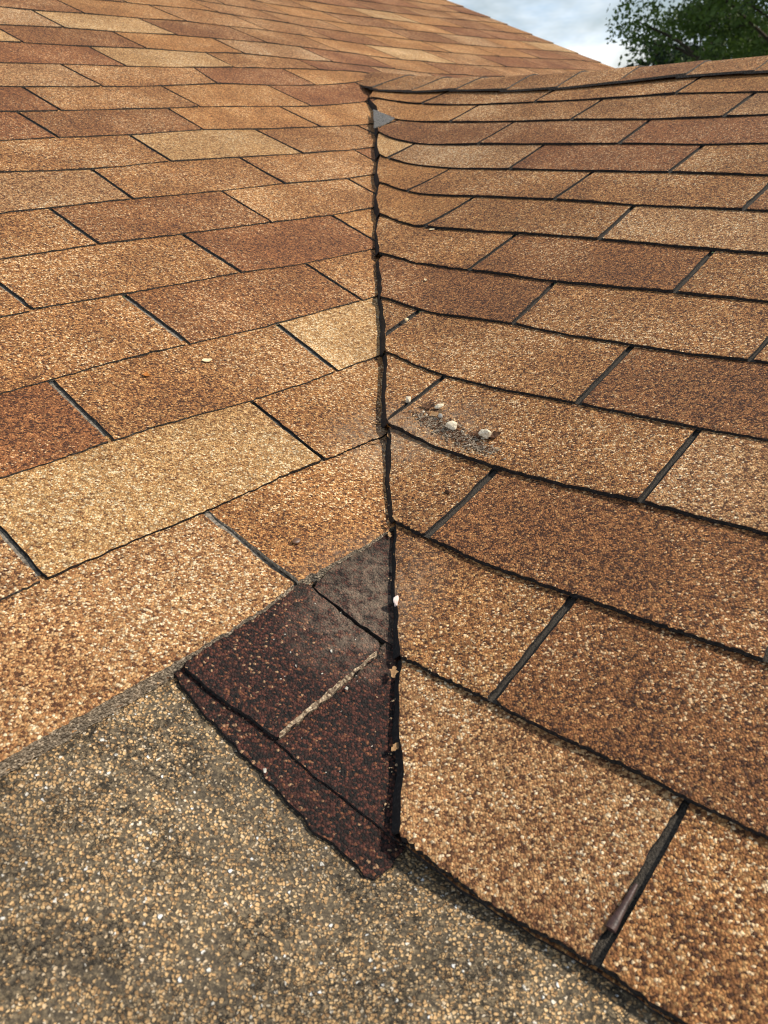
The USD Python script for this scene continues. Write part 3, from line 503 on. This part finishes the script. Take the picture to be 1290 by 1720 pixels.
eave_strip('L', left_limit(V0['L']), .56, .0006, -.0032, .006, MAT['eave'])

# ridge caps, each lapped over its neighbour
RB = [-1.67, -1.568, -1.456, -1.333, -1.181, -1.051, -.914, -.779, -.645, -.515, -.385, -.255, -.125, .005, .135, .265, .395, .525, .655]
RTOP = [-1.68, -1.578, -1.45, -1.327, -1.184, -1.054, -.921, -.780, -.645, -.515, -.385, -.255, -.125, .005, .135, .265, .395, .525, .655]
CAPT = 'otttotbttbtotbtttot'
cap_low = np.array(ER[13]); 
def cap_low_v(u): return V0['R'] + (13 + np.interp(u, cap_low[:, 0], cap_low[:, 1])) * EXP['R'] - .018
for i in range(len(RB) - 1):
    r = np.random.default_rng(900 + i)
    nu = 9; s = np.linspace(0, 1, nu)
    ub_, ut_ = RB[i] + (RB[i + 1] - RB[i]) * s, RTOP[i] + (RTOP[i + 1] - RTOP[i]) * s
    ub_ = ub_ + np.where(s == 0, -.02, 0); ut_ = ut_ + np.where(s == 0, -.02, 0)
    lapz = .0046 + .0030 * s
    rows = []
    vr = V0['R'] + ridge_k(ut_) * EXP['R']; vl = cap_low_v(ub_)
    for t in (0, .3, .6, .8):
        u = ub_ + (ut_ - ub_) * t; v = vl + (vr - .035 - vl) * t / .8
        rows.append(on('R', u, v, lapz + .0022 + (.0030 + .0008 * r.normal()) * (1 - t / .8)))
    apex = on('R', ut_, vr, lapz + .003); p0 = rows[-1]; p1 = on('R', ut_, vr, lapz) - sB * .035 + nB * .006
    for t in (.3, .5, .7, 1.0): rows.append((1 - t) ** 2 * p0 + 2 * t * (1 - t) * apex + t * t * p1)
    rows.append(p1 - sB * .09)
    P = np.array(rows); nv = len(P)
    du = np.gradient(P, axis=1); dv = np.gradient(P, axis=0); N = np.cross(du, dv); N /= np.linalg.norm(N, axis=2, keepdims=True)
    idx = np.arange(nu * nv).reshape(nv, nu); top = np.stack([idx[:-1, :-1], idx[:-1, 1:], idx[1:, 1:], idx[1:, :-1]], -1).reshape(-1, 4)
    V, Nn, C, F, at = [P.reshape(-1, 3)], [N.reshape(-1, 3)], [np.zeros(nu * nv)], [top], nu * nv
    for loop in (idx[0, :], idx[:, -1], idx[::-1, 0], idx[-1, ::-1]):
        a = P.reshape(-1, 3)[loop]; b = a - N.reshape(-1, 3)[loop] * .0045; d = np.gradient(a, axis=0); nn = np.cross(d, N.reshape(-1, 3)[loop]); nn /= np.linalg.norm(nn, axis=1, keepdims=True)
        m = len(loop); V += [a, b]; Nn += [nn, nn]; C += [np.ones(m)] * 2; q = np.arange(m - 1); F.append(np.stack([at + m + q, at + m + q + 1, at + q + 1, at + q], 1)); at += 2 * m
    raw(H, 'ridge_cap', np.concatenate(V), np.concatenate(F), np.concatenate(Nn), np.concatenate(C), MAT['cap_edge_brown'] if CAPT[i % 19] in 'br' else MAT['cap_edge'])

# rake board along the far end of the main slope
rk = []
for v in np.linspace(V0['L'] + 10 * EXP['L'], V0['L'] + 26 * EXP['L'], 12):
    for (du_, dn_) in ((.0, -.006), (.025, -.006), (.025, -.15), (.0, -.15)): rk.append(on('L', RAKE + du_ - .012, v, dn_))
rk = np.array(rk); rf = []
for j in range(11):
    for q in range(4): rf.append([4 * j + q, 4 * j + (q + 1) % 4, 4 * j + 4 + (q + 1) % 4, 4 * j + 4 + q])
rf += [[0, 1, 2, 3], [47, 46, 45, 44]]
obj(H, 'rake_board', (rk, np.array(rf)), MAT['fascia'])

# low roof: mineral cap sheet that runs out of the main slope and levels off
hsL = np.array([math.sin(AZ['L']), math.cos(AZ['L'])]); hL2 = np.array([math.cos(AZ['L']), -math.sin(AZ['L'])])
LINE0 = on('L', .3, V0['L'], -.0012); T0 = -(LINE0[:2] @ hsL)
def sheet_z(x, y):
    t = -(x * hsL[0] + y * hsL[1]) - T0; s = .012
    soft = -s * np.logaddexp(-t / s, -.204 / s)
    return LINE0[2] - math.tan(PIT['L']) * soft
def sheet_mesh():
    t = np.concatenate([[-.16, -.08], np.linspace(-.03, .42, 91), np.linspace(.45, 1.6, 18)]); w = np.concatenate([np.linspace(-1.6, -.5, 12), np.linspace(-.48, .62, 150), np.linspace(.66, 1.8, 12)])
    T, Wd = np.meshgrid(t, w, indexing='ij'); X = -(T + T0) * hsL[0] + Wd * hL2[0]; Y = -(T + T0) * hsL[1] + Wd * hL2[1]
    P = np.stack([X, Y, sheet_z(X, Y)], -1)
    nz = meshkit.fbm(np.stack([X * 9, Y * 9, 0 * X], -1).reshape(-1, 3)).reshape(X.shape) * .0014 + meshkit.fbm(np.stack([X * 45, Y * 45, 0 * X + 3], -1).reshape(-1, 3)).reshape(X.shape) * .0008
    P[..., 2] += np.where(T > .005, nz - .0008, -.004)
    a, b = T.shape; i = np.arange(a * b).reshape(a, b)
    return P.reshape(-1, 3), np.stack([i[:-1, :-1], i[1:, :-1], i[1:, 1:], i[:-1, 1:]], -1).reshape(-1, 4)
sv, sf = sheet_mesh()
_a, _b, _c = sv[sf[0, 0]], sv[sf[0, 1]], sv[sf[0, 2]]
if np.cross(_b - _a, _c - _a)[2] < 0: sf = sf[:, ::-1]
tag(obj(H, 'cap_sheet', (sv, sf), MAT['sheet'], True), label='grey low roof sheet with coarse yellow granules')

# dark older shingles exposed at the foot of the valley
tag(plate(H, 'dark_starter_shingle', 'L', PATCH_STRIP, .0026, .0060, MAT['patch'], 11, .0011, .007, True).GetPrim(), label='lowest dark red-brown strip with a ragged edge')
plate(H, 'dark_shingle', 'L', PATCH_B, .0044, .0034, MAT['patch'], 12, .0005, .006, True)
tag(plate(H, 'dark_shingle', 'L', PATCH_A, .0066, .0036, MAT['patch'], 13, .0005, .006, True).GetPrim(), label='dark shingle with a pale lower edge painted as sunlit')
plate(H, 'worn_edge', 'L', [(.3035, .2082), (.325, .2096), (.35, .2116), (.3855, .2146), (.4205, .2180), (.4210, .2206), (.3855, .2180), (.35, .2150), (.325, .2131), (.3040, .2110)], .0071, .0045, MAT['sunlit'], 15, .0005, .004)  # added sliver: sunlight on the lower cut edge, painted as pale granules
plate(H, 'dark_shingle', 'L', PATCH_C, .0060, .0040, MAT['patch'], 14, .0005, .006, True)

# ------------------------------------------------------------------ small things lying on the roof
def basis(side): h, s, n = FR[side]; return h, s, n
def pebble(seed, size, flat=.6, n=16):
    r = np.random.default_rng(seed); p = r.normal(size=(n, 3)); p /= np.linalg.norm(p, axis=1, keepdims=True); p *= r.uniform(.75, 1.1, (n, 1))
    p *= np.array([1, r.uniform(.55, .9), flat]) * size / 2 * r.uniform(.8, 1.15, (n, 1))
    hull = trimesh.Trimesh(p).convex_hull
    if size > .004:
        hull = hull.subdivide().subdivide().subdivide(); trimesh.smoothing.filter_laplacian(hull, iterations=1)
        hull.vertices += hull.vertex_normals * (meshkit.fbm(hull.vertices * (2.2 / size) + seed) * size * .16)[:, None]
    return hull
def place(mesh, side, uv, up, spin):
    h, s, n = FR[side]; c, d = math.cos(spin), math.sin(spin)
    R = np.stack([c * h + d * s, -d * h + c * s, n], 1); m = mesh.copy()
    m.vertices = m.vertices @ R.T + on(side, uv[0], uv[1], up); return m
def thing(name, side, uv, mesh, mat, label, cat, up=0.0, spin=0.0, smooth=25, group=None):
    base = top_at(side, *uv)
    m = place(mesh, side, uv, base + up - mesh.bounds[0][2], spin)
    p = obj('/World', name, m, mat, smooth); tag(p, label=label, category=cat)
    group = group or {'stone_chip': 'stone chips on the shingles near the valley', 'valley_scrap': 'scraps caught along the valley edge', 'leaf_scrap': 'leaf scraps lying on the shingles', 'straw': 'straw bits beside the valley', 'bark_flake': 'white flakes on the right slope'}.get(name)
    if group: tag(p, group=group)
    return p
def curl_leaf(seed, length, width, bend=.3, ragged=.15):
    r = np.random.default_rng(seed); n = 9; t = np.linspace(0, 1, n); w = width / 2 * np.sin(np.pi * np.clip(t * .92 + .05, 0, 1)) ** .7 * (1 + r.normal(size=n) * ragged)
    x = (t - .5) * length; z = bend * length * (t - .5) ** 2 + r.normal(size=n) * length * .015
    V = []
    for lift in (0, -.0005):
        for q, e_ in ((-1, .35), (0, 0), (1, .35)):
            V.append(np.stack([x, q * w, z + e_ * w * .8 + lift], 1))
    V = np.concatenate(V); F = []
    for j in range(2):
        for i in range(n - 1): a = j * n + i; F += [[a, a + 1, a + n + 1, a + n]]; b = 3 * n + a; F += [[b, b + n, b + n + 1, b + 1]]
    for i in range(n - 1): F += [[i, 3 * n + i, 3 * n + i + 1, i + 1], [2 * n + i, 2 * n + i + 1, 5 * n + i + 1, 5 * n + i]]
    return trimesh.Trimesh(*(lambda v, f: (v, np.vstack([f[:, [0, 1, 2]], f[:, [0, 2, 3]]])))(V, np.array(F)), process=False)
ST = stones[1][1]
thing('stone_chip', 'L', (stones[0][1][0][0] - .004, stones[0][1][0][1]), pebble(1, .0100, .95, 9), MAT['pink_stone'], 'pinkish white angular stone standing on the dark shingles against the valley edge', 'stone', .0095, .5)
thing('stone_chip', 'R', ST[0], pebble(2, .0095, .8, 10), MAT['white_stone'], 'round white chip at the lower end of a joint, uppermost of the debris', 'stone', .0, .3)
thing('stone_chip', 'R', ST[1], pebble(3, .0100, .45), MAT['white_stone'], 'flat cream chip among brown scraps above the grey dirt', 'stone', .001, 1.0)
thing('stone_chip', 'R', ST[2], pebble(4, .0062, .9), MAT['grey_chip'], 'small pale grey chip standing in the dirt left of the cream chips', 'stone', .001, .2)
thing('stone_chip', 'R', ST[3], pebble(5, .0150, .7, 9), MAT['white_stone'], 'cream double-lobed chip in the middle of the grey dirt', 'stone', .001, -.4)
thing('stone_chip', 'R', ST[4], pebble(6, .0165, .6, 9), MAT['white_stone'], 'largest white chip, at the right end of the grey dirt', 'stone', .001, -.5)
thing('bark_flake', 'R', ST[5], curl_leaf(7, .010, .005, .2), MAT['cream_leaf'], 'tiny white flake under a course line high on the right slope', 'flake', .001, .2)
thing('bark_flake', 'R', ST[6], curl_leaf(8, .008, .004, .3), MAT['cream_leaf'], 'tiny white flake on a brown shingle right of the valley', 'flake', .001, -.6)
thing('stone_chip', 'R', ST[7], pebble(9, .0080, .5), MAT['cream_leaf'], 'cream sliver lodged in a joint just right of the valley', 'stone', .001, .6)
LB = leafbits[0][1]
thing('leaf_scrap', 'L', LB[0], curl_leaf(20, .0125, .0065, .25), MAT['cream_leaf'], 'pale cream curled leaf scrap lying alone on the left slope', 'leaf', .0005, -.2)
thing('leaf_scrap', 'L', LB[1], curl_leaf(21, .0095, .0065, .5, .4), MAT['orange_leaf'], 'small orange-brown leaf scrap left of the cream one', 'leaf', .0005, .9)
s_ = trimesh.creation.icosphere(2); s_.apply_scale([.0050, .0034, .0018])
thing('seed', 'L', LB[2], s_, MAT['seed'], 'flat oval brown seed on the shingle above the dark patch', 'seed', 0, .1, True)
thing('straw', 'L', LB[3], curl_leaf(22, .012, .0022, .4), MAT['scrap'], 'thin straw bit lying beside the valley near the debris, lower one', 'straw', .0005, -.5)
thing('straw', 'L', LB[4], curl_leaf(23, .014, .0022, .6), MAT['scrap'], 'thin straw bit lying beside the valley near the debris, upper one', 'straw', .0005, -.1)
VS = valley_scraps[0][1]
for i, (uv, sz, mt, lab) in enumerate([(VS[0], .012, 'scrap', 'tan wood splinter against the valley edge halfway down the dark shingles'), (VS[1], .010, 'scrap', 'pale splinter against the valley edge near the foot of the dark shingles'),
        (VS[2], .009, 'scrap', 'light brown chip in the shadow just below the end of the left eave'), (VS[3], .008, 'scrap', 'slim tan splinter in the shadow at the end of the left eave'),
        (VS[4], .008, 'scrap', 'pale three-cornered scrap in the valley shadow above the pink stone'), (VS[5], .011, 'scrap', 'tan leaf scrap in the valley gap left of the debris, topmost'),
        (VS[6], .012, 'scrap', 'brown leaf scrap in the valley gap left of the debris, lowest'), (VS[7], .008, 'orange_leaf', 'reddish leaf scrap in the valley gap left of the debris, middle')]):
    thing('valley_scrap', 'L', uv, curl_leaf(30 + i, sz, sz * .4, .3, .3), MAT[mt], lab, 'leaf scrap', .0075 + .0015 * (i % 3), [.6, .1, 1.2, .9, .4, 1.3, 1.0, 1.5][i])
RD = rdirt[0][1]
thing('dirt_crumb', 'R', RD[0], pebble(40, .0052, .7), MAT['scrap_dark'], 'single black crumb on the shingle below the debris', 'crumb', 0, 0)
for i, (uv, lab) in enumerate([(RD[1], 'dark brown scrap between the round white chip and the cream chip'), (RD[2], 'brown crumpled scrap under the flat cream chip'), (RD[3], 'dark curled scrap beside the largest white chip')]):
    thing('leaf_scrap', 'R', uv, curl_leaf(50 + i, .016, .009, .6, .5), MAT['scrap_dark' if i != 1 else 'scrap'], lab, 'leaf scrap', .001, [.2, 1.0, .8][i])
# grey dirt mat: crumbs and fibres nobody could count
crumbs, scraps = [], []
r = np.random.default_rng(77)
for i in range(900):
    f = r.uniform(0, 1); cu, cv = -.552 + .095 * f + r.normal() * .013, .572 - .024 * f + r.normal() * .0055
    if r.uniform() < .55: m = pebble(1000 + i, r.uniform(.0012, .0042), .6, 8)
    else: m = curl_leaf(1000 + i, r.uniform(.003, .011), r.uniform(.0004, .0018), .4, .3)
    (scraps if r.uniform() < .30 else crumbs).append(place(m, 'R', (cu, cv), top_at('R', cu, cv) + r.uniform(0, .0016), r.uniform(0, 6.28)))
for i in range(16):
    f = r.uniform(0, 1); cu, cv = -.556 + .10 * f + r.normal() * .012, .576 - .022 * f + r.normal() * .006
    scraps.append(place(curl_leaf(2000 + i, r.uniform(.006, .012), r.uniform(.003, .006), .6, .5), 'R', (cu, cv), top_at('R', cu, cv) + .0012, r.uniform(0, 6.28)))
pale = []
for i in range(22):
    f = r.uniform(-.15, 1.1); pale.append(place(pebble(7000 + i, r.uniform(.0022, .0048), .5, 9), 'R', (-.556 + .10 * f + r.normal() * .010, .576 - .024 * f + r.normal() * .006), .0062, r.uniform(0, 6)))
p = obj('/World', 'pale_crumbs', trimesh.util.concatenate(pale), MAT['white_stone'], 40); tag(p, kind='stuff', label='small pale crumbs strewn through the grey dirt', category='crumbs')
grit = []
for i in range(170):
    v = r.choice([r.uniform(.12, .5), r.uniform(.12, 1.6)]); u = float(valley_u_left(v)) - .004 - abs(r.normal()) * .012
    grit.append(place(pebble(5000 + i, r.uniform(.0014, .0032), .7, 8), 'L', (u, v), (top_at('L', u, v) if v > .3 else .0055) + (.0035 if r.uniform() < .3 else 0), 0))
p = obj('/World', 'valley_grit', trimesh.util.concatenate(grit), MAT['grit']); tag(p, kind='stuff', label='loose tan grit gathered along the valley edge', category='grit')
p = obj('/World', 'dirt', trimesh.util.concatenate(crumbs), MAT['dirt']); tag(p, kind='stuff', label='grey dirt and fibres washed up right of the valley', category='dirt')
p = obj('/World', 'brown_litter', trimesh.util.concatenate(scraps), MAT['scrap_dark']); tag(p, kind='stuff', label='dark brown litter mixed into the grey dirt', category='litter')
specks = []
for (u, v), sz in zip(dots[0][1], (.0042, .0032, .0022, .0034, .0052)): specks.append(place(pebble(int(u * 1e5), sz, .6, 10), 'L', (u, v), .0070 if v > .2 else .003, 1.0))
for i in range(26):
    u, v = r.uniform(.31, .44), r.uniform(.12, .30)
    if u - .29 > (v - .09) * .72 + .02: continue
    specks.append(place(pebble(3000 + i, r.uniform(.0014, .0024), .6, 8), 'L', (u, v), .0066 if v > .213 else .0044, 0))
p = obj('/World', 'loose_granules', trimesh.util.concatenate(specks), MAT['grey_chip']); tag(p, kind='stuff', label='loose pale granules scattered on the dark shingles', category='granules')
# stick lodged in the lowest joint
SK = np.array(stick[0][1]); a0, b0 = on('R', *SK[0], .0052), on('R', *SK[1], .0052)
def taper(a, b, ra, rb, n=10, m=14):
    d = b - a; L = np.linalg.norm(d); d = d / L; x = np.cross(d, [0, 0, 1.0]); x /= np.linalg.norm(x); y = np.cross(d, x); V, F = [], []
    for i in range(m):
        t = i / (m - 1); rr = (ra + (rb - ra) * t) * (1 + .06 * math.sin(9 * t))
        for q in range(n): an = 2 * math.pi * q / n; V.append(a + d * L * t + rr * (math.cos(an) * x + .8 * math.sin(an) * y))
    for i in range(m - 1):
        for q in range(n): F.append([i * n + q, i * n + (q + 1) % n, (i + 1) * n + (q + 1) % n, (i + 1) * n + q])
    F = np.array(F); F = np.vstack([F[:, [0, 1, 2]], F[:, [0, 2, 3]]]); V.append(a); V.append(b)
    caps = [[len(V) - 2, (q + 1) % n, q] for q in range(n)] + [[len(V) - 1, (m - 1) * n + q, (m - 1) * n + (q + 1) % n] for q in range(n)]
    return trimesh.Trimesh(np.array(V), np.vstack([F, caps]), process=False)
p = obj('/World', 'stick', taper(a0, b0, .0012, .0034), MAT['stick'], 40); tag(p, label='short dark brown stick lodged in the lowest joint of the right slope', category='stick')

# ------------------------------------------------------------------ tree beyond the ridge
def limb(p, q, r0, r1): return taper(np.array(p, float), np.array(q, float), r0, r1, 7, 6)
def build_tree(name, base, height, crown_r, crown_z, seed, nclump, leaves, leaf, mat, label, lean=(0, 0)):
    r = np.random.default_rng(seed); base = np.array(base, float)
    t = UsdGeom.Xform.Define(stage, numbered('/World', name)); P = str(t.GetPath()); tag(t.GetPrim(), label=label, category='tree')
    t.AddTranslateOp().Set(Gf.Vec3d(*map(float, base)))
    fork = np.array([lean[0] * .3, lean[1] * .3, crown_z * .55]); parts = []; obj(P, 'trunk', limb((0, 0, -.1), fork, .2, .15), MAT['bark'], True)
    tips = []
    for i in range(nclump):
        an = r.uniform(0, 2 * math.pi); ph = np.arccos(r.uniform(-.75, 1)); rad = r.uniform(.40, 1.0) ** .6
        c = np.array([math.cos(an) * math.sin(ph) * crown_r * rad, math.sin(an) * math.sin(ph) * crown_r * rad, crown_z + math.cos(ph) * (height - crown_z) * rad * (1 if ph < 1.57 else .62)]) + [lean[0], lean[1], 0]
        tips.append(c)
    tips = np.array(tips)
    mains = tips[r.choice(len(tips), 16, replace=False)] * .62 + fork * .38
    for m_ in mains: parts.append(limb(fork + r.normal(size=3) * .05, m_, .085, .035))
    for c in tips:
        m_ = mains[np.argmin(np.linalg.norm(mains - c, axis=1))]; k_ = (m_ + c) / 2 + r.normal(size=3) * .12
        parts += [limb(m_, k_, .034, .022), limb(k_, c, .022, .010)]
    tag(obj(P, 'branches', trimesh.util.concatenate(parts), MAT['bark'], True), kind='stuff')
    V = []
    for c in tips:
        n = int(leaves * r.uniform(.6, 1.3)); sp = r.uniform(.14, .25)
        q = np.clip(r.normal(size=(n, 3)), -1.5, 1.5) * [sp, sp, sp * .6] + c
        d = r.normal(size=(n, 3)) + [0, 0, -.5]; d /= np.linalg.norm(d, axis=1, keepdims=True)
        w = np.cross(d, r.normal(size=(n, 3))); w /= np.linalg.norm(w, axis=1, keepdims=True)
        L = (leaf * r.uniform(.6, 1.25, n))[:, None]; nrm = np.cross(d, w)
        V.append(np.stack([q, q + d * L * .5 + w * L * .24 + nrm * L * .06, q + d * L, q + d * L * .5 - w * L * .24 + nrm * L * .06], 1))
    V = np.concatenate(V); n = len(V); F = np.arange(4 * n).reshape(n, 4)
    obj(P, 'crown', (V.reshape(-1, 3), F), mat)
build_tree('tree', (6.0, 11.3, 0), 7.6, 3.05, 4.7, 5, 215, 300, .072, MAT['leaf'], 'broad dark green leafy tree rising behind the right ridge')
build_tree('tree', (9.5, 22.5, 0), 6.2, 3.6, 3.6, 9, 110, 170, .15, MAT['leaf_far'], 'lower dark tree farther off, showing just above the right ridge beneath the big one')
